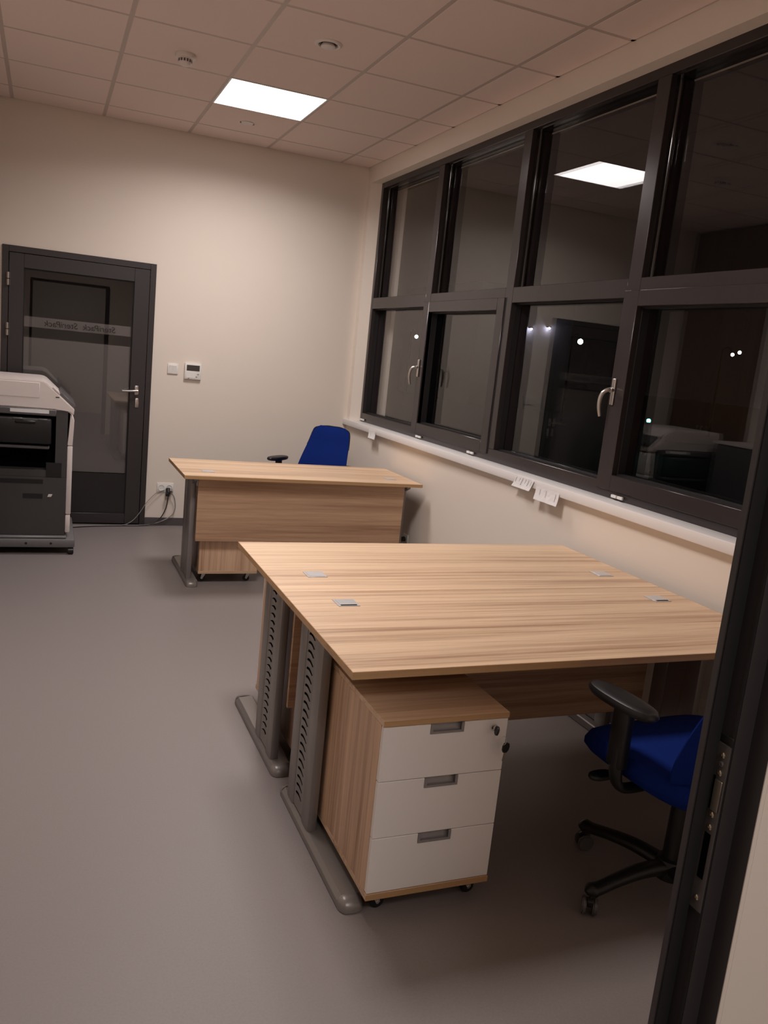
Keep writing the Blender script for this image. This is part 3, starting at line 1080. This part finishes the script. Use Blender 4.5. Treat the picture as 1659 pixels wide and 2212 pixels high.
    return t


make_chair('blue office chair tucked under the nearest desk, its back cut by the door frame', (-0.625, 1.175, 0), math.radians(4), math.radians(184 - 4))
make_chair('blue office chair behind the farthest desk, only its backrest and one armrest showing', (-0.50, 5.50, 0), math.radians(180 - 48), math.radians(20), arm_z=0.665, bw=0.245, taper=0.085, zt=0.925)

# ================================================================== COPIER
p = thing('copier', 'large grey and cream office copier on casters in front of the door', 'copier', (0, 5.25, 0))
PX0 = -2.95
bm = B()
bx(bm, PX0, -0.045, 0.048, -2.182, 0.68, 0.104, bev=0.010, seg=2)
bx(bm, PX0, -0.030, 0.104, -2.235, 0.66, 0.122, bev=0.006)
base = obj('base_frame', bm, 'pbase', p, smooth=True)
for x in (-2.482, -2.330):
    bm = B()
    cyl(bm, (x, -0.047, 0.077), (x, -0.043, 0.077), 0.008, n=12)
    obj('bolt', bm, 'black', base)
for x, y in ((-2.205, -0.025), (-2.205, 0.62), (-2.90, -0.025), (-2.90, 0.62)):
    bm = B()
    cyl(bm, (x - 0.017, y, 0.024), (x + 0.017, y, 0.024), 0.024, n=20, bev=0.004)
    cyl(bm, (x, y, 0.03), (x, y, 0.05), 0.010, n=10)
    obj('caster', bm, 'black', p, smooth=True)
# body: lower block, rear uprights around the output cavity, upper deck
bm = B()
bx(bm, PX0, 0.0, 0.122, -2.247, 0.65, 0.515, bev=0.004)
bx(bm, PX0, 0.10, 0.515, -2.247, 0.65, 0.965)
prism(bm, [(-2.318, 0.0), (-2.247, 0.0), (-2.247, 0.10), (-2.318, 0.10)], 2, 0.515, 0.955)
bx(bm, PX0, 0.0, 0.515, -2.372, 0.10, 0.560)
obj('body', bm, 'pgrey', p)
box_obj('cavity', (PX0, 0.094, 0.560, -2.318, 0.0999, 0.950), 'dark', p)
bm = B()
bx(bm, PX0, -0.055, 0.735, -2.345, 0.09, 0.900, bev=0.012, seg=2)
bx(bm, -2.56, -0.068, 0.868, -2.44, -0.055, 0.885, bev=0.004)
hop = obj('finisher_tray', bm, 'black', p, smooth=True)
bm = B()
bx(bm, PX0, -0.030, 0.700, -2.355, 0.09, 0.722, bev=0.005)
obj('tray_lip', bm, 'pmid', p, smooth=True)
bm = B()
bx(bm, -2.575, -0.060, 0.888, -2.515, -0.030, 0.899, bev=0.003)
bx(bm, -2.425, -0.060, 0.888, -2.370, -0.030, 0.899, bev=0.003)
obj('tray_clip', bm, 'pmid', hop, smooth=True)
bm = B()
bx(bm, PX0, -0.020, 0.915, -2.318, 0.05, 0.958, bev=0.005)
rail = obj('upper_rail', bm, 'pmid', p, smooth=True)
box_obj('label_strip', (-2.592, -0.0215, 0.931, -2.362, -0.0200, 0.953), 'paper', rail)
box_obj('side_notch', (-2.372, -0.0015, 0.515, -2.277, 0.02, 0.610), 'black', p)
box_obj('grip_slot', (PX0, -0.0015, 0.468, -2.388, 0.004, 0.497), 'black', p)
box_obj('vent_panel', (-2.508, -0.0015, 0.369, -2.389, 0.004, 0.401), 'gasket', p)
bm = B()
prism(bm, [(-2.360, 0.382), (-2.336, 0.382), (-2.328, 0.400), (-2.352, 0.400)], 1, -0.006, 0.0, bev=0.001)
obj('release_button', bm, 'pcream', p, smooth=True)
# cream front covers on the right hand side
bm = B()
bx(bm, -2.2465, 0.003, 0.265, -2.212, 0.645, 0.725, bev=0.008, seg=2)
obj('front_cover', bm, 'pcream', p, smooth=True)
bm = B()
bx(bm, -2.2465, 0.003, 0.140, -2.215, 0.645, 0.262, bev=0.008, seg=2)
obj('paper_drawer', bm, 'pcream', p, smooth=True)
bm = B()
prism(bm, [(-2.247, 0.728), (-2.212, 0.728), (-2.207, 0.90), (-2.232, 0.93), (-2.240, 0.80)], 1, 0.006, 0.645, bev=0.003)
obj('upper_cover', bm, 'pcream', p, smooth=True)
# scanner and document cover
bm = B()
prism(bm, [(PX0, 0.962), (-2.330, 0.957), (-2.235, 0.945), (-2.213, 0.925), (-2.208, 0.968), (-2.388, 1.132), (-2.42, 1.139), (PX0, 1.139)], 1, -0.004, 0.655, bev=0.006, seg=2)
scan = obj('scanner_housing', bm, 'pcream', p, smooth=True)
bm = B()
bx(bm, PX0, -0.0065, 1.028, -2.4215, 0.0, 1.124, bev=0.0015)
obj('cover_flap', bm, 'pcream', scan, smooth=True)
bm = B()
prism(bm, [(-2.300, 1.054), (-2.211, 0.972), (-2.199, 0.985), (-2.288, 1.070)], 1, 0.03, 0.62, bev=0.003)
cp_ = obj('control_panel', bm, 'pmid', p, smooth=True)
bm = B()
prism(bm, [(-2.345, 1.096), (-2.300, 1.055), (-2.303, 1.075), (-2.340, 1.106)], 1, 0.0, 0.06, bev=0.002)
obj('hinge_block', bm, 'pcream', scan, smooth=True)
box_obj('hinge_gap', (-2.325, -0.0052, 1.036, -2.303, 0.02, 1.042), 'black', scan)

# ================================================================== WALL FITTINGS
def wall_plate(name, label, cat, x0, x1, z0, z1, dep=0.010, group=None):
    t = thing(name, label, cat, ((x0 + x1) / 2, FY, (z0 + z1) / 2), 0, group)
    w_, h_ = (x1 - x0) / 2, (z1 - z0) / 2
    box_obj('plate', (-w_, -dep, -h_, w_, 0, h_), 'white', t, bev=0.003, seg=2)
    return t


sw = wall_plate('light_switch', 'square white light switch on the wall right of the door', 'light switch', -1.512, -1.432, 1.213, 1.293)
bm = B()
prism(bm, [(-0.010, -0.028), (-0.016, 0.026), (-0.0105, 0.028), (-0.0095, -0.0275)], 0, -0.028, -0.001)
prism(bm, [(-0.010, -0.028), (-0.016, 0.026), (-0.0105, 0.028), (-0.0095, -0.0275)], 0, 0.001, 0.028)
obj('rocker', bm, 'white', sw)
th = wall_plate('thermostat', 'white wall controller with dark display beside the light switch', 'thermostat', -1.382, -1.253, 1.184, 1.307, dep=0.022)
box_obj('display', (-0.050, -0.0230, 0.004, 0.050, -0.0215, 0.048), 'lcd', th)
box_obj('flap', (-0.054, -0.0240, -0.052, 0.020, -0.0220, -0.004), 'white', th, bev=0.001)
for k, (x, z) in enumerate(((0.040, -0.020), (-0.032, -0.056), (0.028, -0.040))):
    box_obj('button', (x - 0.006, -0.0240, z - 0.003, x + 0.006, -0.0220, z + 0.003), 'handle', th)

so = thing('power_socket', 'white double power socket low on the wall right of the door', 'power socket', (-1.470, FY, 0.308))
box_obj('plate', (-0.076, -0.009, -0.036, 0.054, 0, 0.038), 'white', so, bev=0.003, seg=2)
for x in (-0.042, 0.020):
    bm = B()
    lathe(bm, [(0.026, 0.0), (0.026, 0.004), (0.021, 0.004), (0.019, 0.001), (0.0005, 0.001)], (x, -0.009, 0.0), n=20, axis='y')
    obj('socket_cup', bm, 'white', so, smooth=True)
pc = thing('power_cable', 'black plug and cable hanging from the low wall socket', 'cord', (-1.470, FY, 0.0))
bm = B()
cyl(bm, (0.010, -0.050, 0.268), (0.010, -0.012, 0.300), 0.016, 0.019, n=16, bev=0.003)
bx(bm, -0.012, -0.058, 0.246, 0.020, -0.036, 0.276, bev=0.006, seg=2)
obj('plug', bm, 'black', pc, smooth=True)
bm = B()
tube(bm, [(0.010, -0.048, 0.262), (0.005, -0.055, 0.205), (-0.006, -0.052, 0.145), (-0.040, -0.048, 0.072), (-0.10, -0.052, 0.022), (-0.20, -0.060, 0.005), (-0.36, -0.075, 0.0045), (-0.56, -0.105, 0.0045), (-0.70, -0.150, 0.0045), (-0.86, -0.20, 0.0045)], 0.0040, n=8)
obj('cable', bm, 'black', pc, smooth=True)
nc = thing('data_cable', 'thin grey cable looping left from the socket across the door edge', 'cord', (-1.470, FY, 0.0))
bm = B()
tube(bm, [(-0.015, -0.010, 0.288), (-0.075, -0.030, 0.272), (-0.150, -0.040, 0.195), (-0.205, -0.046, 0.105), (-0.262, -0.050, 0.038), (-0.34, -0.062, 0.006), (-0.50, -0.090, 0.0035), (-0.70, -0.125, 0.0035), (-0.85, -0.17, 0.0035)], 0.0028, n=8)
obj('cable', bm, 'cordg', nc, smooth=True)
nc = thing('data_cable', 'grey cable bowing right from the socket down to the floor', 'cord', (-1.470, FY, 0.0))
bm = B()
cyl(bm, (0.030, -0.034, 0.280), (0.030, -0.012, 0.296), 0.014, n=14, bev=0.002)
obj('plug', bm, 'cordg', nc, smooth=True)
bm = B()
tube(bm, [(0.032, -0.030, 0.275), (0.060, -0.028, 0.235), (0.072, -0.026, 0.17), (0.066, -0.026, 0.120), (0.036, -0.028, 0.078), (-0.035, -0.030, 0.036), (-0.14, -0.036, 0.008), (-0.28, -0.052, 0.004), (-0.48, -0.075, 0.004), (-0.66, -0.10, 0.004), (-0.82, -0.12, 0.004)], 0.0040, n=8)
obj('cable', bm, 'cordg', nc, smooth=True)
s2 = thing('power_socket', 'small white socket low on the window wall by the farthest desk', 'power socket', (0, 4.68, 0.262))
box_obj('plate', (-0.010, -0.04, -0.036, 0.0, 0.04, 0.036), 'white', s2, bev=0.003, seg=2)
bm = B()
cyl(bm, (-0.038, 0.008, -0.004), (-0.0105, 0.008, 0.0), 0.016, 0.018, n=14, bev=0.003)
obj('plug', bm, 'black', s2, smooth=True)

# ---- ceiling fittings
sm = thing('smoke_detector', 'round cream smoke detector with dark slots left of the light panel', 'smoke detector', (-1.735, 4.405, CZ))
bm = B()
lathe(bm, [(0.054, 0.0), (0.055, -0.012), (0.052, -0.022), (0.036, -0.026), (0.036, -0.044), (0.030, -0.054), (0.016, -0.060), (0.0005, -0.061)], (0, 0, 0), n=32)
obj('body', bm, 'pcream', sm, smooth=True)
for k in range(14):
    a = 2 * math.pi * k / 14
    bm = B()
    tt = B()
    bx(tt, 0.0355, -0.0045, -0.042, 0.0368, 0.0045, -0.028)
    merge(bm, tt, Matrix.Rotation(a, 4, 'Z'))
    obj('slot', bm, 'grille', sm)
ve = thing('ceiling_valve', 'round ceiling air valve with a raised disc near the picture top', 'air valve', (-1.137, 3.752, CZ))
bm = B()
lathe(bm, [(0.070, 0.001), (0.070, -0.004), (0.060, -0.010), (0.050, -0.008), (0.047, -0.001), (0.0005, -0.001)], (0, 0, 0), n=36)
obj('ring', bm, 'pcream', ve, smooth=True)
bm = B()
lathe(bm, [(0.030, -0.0012), (0.036, -0.010), (0.036, -0.016), (0.028, -0.020), (0.0005, -0.021)], (0, 0, 0), n=32)
obj('disc', bm, 'pcream', ve, smooth=True)
bm = B()
lathe(bm, [(0.0468, -0.0012), (0.0468, -0.0018), (0.037, -0.0018), (0.037, -0.0012)], (0, 0, 0), n=32)
obj('gap', bm, 'grille', ve, smooth=True)
sp_ = thing('ceiling_sensor', 'tiny round ceiling sensor beyond the light panel', 'sensor', (-1.146, 5.540, CZ))
bm = B()
lathe(bm, [(0.046, 0.001), (0.046, -0.004), (0.040, -0.008), (0.030, -0.010), (0.0005, -0.012)], (0, 0, 0), n=28)
obj('body', bm, 'pcream', sp_, smooth=True)
for s in (-1, 1):
    box_obj('clip', (s * 0.044 - 0.004, -0.008, -0.009, s * 0.044 + 0.004, 0.008, 0.0), 'silver', sp_)

# ---- paper tags hanging from the sill edge
def paper_tag(label, y0, y1, z0, z1, tilt, seed, smudges):
    t = thing('paper_tag', label, 'paper tag', (-0.0375, (y0 + y1) / 2, z1), 0, 'paper tags taped to the sill')
    rnd = random.Random(seed)
    w_, h_ = (y1 - y0) / 2, z1 - z0
    bm = B()
    n, mm = 10, 4
    vs = []
    for j in range(mm + 1):
        row = []
        for i in range(n + 1):
            u, v = i / n, j / mm
            yy = -w_ + 2 * w_ * u + tilt * v * h_
            zz = -h_ * v
            xx = -0.0035 - 0.004 * abs(((u * 3.0) % 1.0) - 0.5) - 0.010 * v * v + rnd.uniform(-0.0006, 0.0006)
            row.append((xx, yy, zz))
        vs.append(row)
    f = [[bm.verts.new(c) for c in r] for r in vs]
    k = [[bm.verts.new((c[0] + 0.0010, c[1], c[2])) for c in r] for r in vs]
    for j in range(mm):
        for i in range(n):
            bm.faces.new((f[j][i], f[j][i + 1], f[j + 1][i + 1], f[j + 1][i]))
            bm.faces.new((k[j][i], k[j + 1][i], k[j + 1][i + 1], k[j][i + 1]))
    for i in range(n):
        bm.faces.new((f[mm][i], f[mm][i + 1], k[mm][i + 1], k[mm][i]))
        bm.faces.new((f[0][i], k[0][i], k[0][i + 1], f[0][i + 1]))
    for j in range(mm):
        bm.faces.new((f[j][0], f[j + 1][0], k[j + 1][0], k[j][0]))
        bm.faces.new((f[j][n], k[j][n], k[j + 1][n], f[j + 1][n]))
    bmesh.ops.recalc_face_normals(bm, faces=bm.faces[:])
    sheet = obj('sheet', bm, 'paper', t)
    # faint printed lines on the folded strips
    for s in range(smudges):
        bm = B()
        u = (s + 0.5 + rnd.uniform(-0.15, 0.15)) / smudges
        v0 = rnd.uniform(0.05, 0.15)
        v1 = rnd.uniform(0.35, 0.75)
        pts = []
        for v in (v0, v1):
            yy = -w_ + 2 * w_ * u + tilt * v * h_
            xx = -0.0035 - 0.004 * abs(((u * 3.0) % 1.0) - 0.5) - 0.010 * v * v - 0.0012
            pts.append((xx, yy, -h_ * v))
        a, b_ = pts
        q = [bm.verts.new((a[0], a[1] - 0.002, a[2])), bm.verts.new((a[0], a[1] + 0.002, a[2])), bm.verts.new((b_[0], b_[1] + 0.002, b_[2])), bm.verts.new((b_[0], b_[1] - 0.002, b_[2]))]
        bm.faces.new(q)
        obj('print', bm, 'ink', sheet)
    return t


paper_tag('small folded paper tag on the sill above the far chair', 5.365, 5.505, 0.880, 0.945, -0.25, 1, 4)
paper_tag('crinkled paper tag on the sill, left of a pair of tags', 3.088, 3.265, 0.897, 0.957, 0.40, 2, 6)
paper_tag('wider folded paper tag on the sill, right of a pair of tags', 2.850, 3.060, 0.868, 0.934, 0.02, 3, 3)

# ================================================================== OUTSIDE AT NIGHT
tag(box_obj('ground_outside', (0.3, -40, -0.6, 110, 130, -0.5), 'ext'), 'dark open ground outside the windows at night', 'ground', kind='structure')
C0 = Vector((-2.3933, -0.5414, 1.501))
def street_lamp(label, dx, dy, dz, dist, r, twin=False):
    k = dist
    t = thing('street_lamp', label, 'street lamp', (C0.x + dx * k, C0.y + dy * k, -0.5), 0, 'street lamps beyond the windows')
    two = twin
    h = C0.z + dz * k + 0.5
    bm = B()
    cyl(bm, (0, 0.6, 0), (0, 0.6, h + 0.25), 0.06, 0.04, n=10)
    tube(bm, [(0, 0.6, h + 0.22), (0, 0.3, h + 0.30), (0, 0, h + r + 0.02)], 0.03, n=8)
    obj('pole', bm, 'dark', t)
    bm = B()
    bmesh.ops.create_icosphere(bm, subdivisions=2, radius=r, matrix=Matrix.Translation((0, 0, h)))
    obj('bulb', bm, 'lamp', t, smooth=True)
    if two:
        bm = B()
        bmesh.ops.create_icosphere(bm, subdivisions=2, radius=r, matrix=Matrix.Translation((0.22, -0.16, h + 0.12)))
        obj('bulb', bm, 'lamp', t, smooth=True)
street_lamp('bright street lamp shining through the farthest lower window pane', 0.413, 0.935, 0.029, 36, 0.075)
street_lamp('bright street lamp shining through the glass in front of the mirrored door', 0.596, 0.861, 0.043, 36, 0.115)
street_lamp('bright double street lamp shining through the pane nearest the doorway', 0.766, 0.790, 0.046, 36, 0.07, True)
gt = thing('signal_lamp', 'tiny green light outside low behind the pane nearest the doorway', 'signal lamp', (C0.x + 0.672 * 24, C0.y + 0.808 * 24, -0.5))
bm = B()
cyl(bm, (0, 0, 0), (0, 0, C0.z - 0.042 * 24 + 0.46), 0.04, n=10)
obj('post', bm, 'dark', gt)
bm = B()
bmesh.ops.create_icosphere(bm, subdivisions=2, radius=0.06, matrix=Matrix.Translation((0, 0, C0.z - 0.042 * 24 + 0.5)))
obj('bulb', bm, 'led', gt, smooth=True)
fb = tag(box_obj('far_building', (19.0, 40.0, -0.5, 25.0, 50.0, 6.0), 'extw'), 'dim building across the yard with small wall lights', 'building')
for k, (dx, dy, dz) in enumerate(((0.525, 0.893, 0.051), (0.541, 0.886, 0.052), (0.561, 0.878, 0.055))):
    s = (39.8 - C0.y) / dy
    t = thing('wall_lamp', ('first', 'second', 'third')[k] + ' small cool wall light from the left on the building outside', 'wall lamp', (C0.x + dx * s, 39.8, C0.z + dz * s), 0, 'small wall lights outside')
    bm = B()
    bx(bm, -0.08, -0.08, 0.05, 0.08, 0.2, 0.10)
    obj('bracket', bm, 'dark', t)
    bm = B()
    bmesh.ops.create_icosphere(bm, subdivisions=2, radius=0.055)
    obj('bulb', bm, 'lamp2', t, smooth=True)
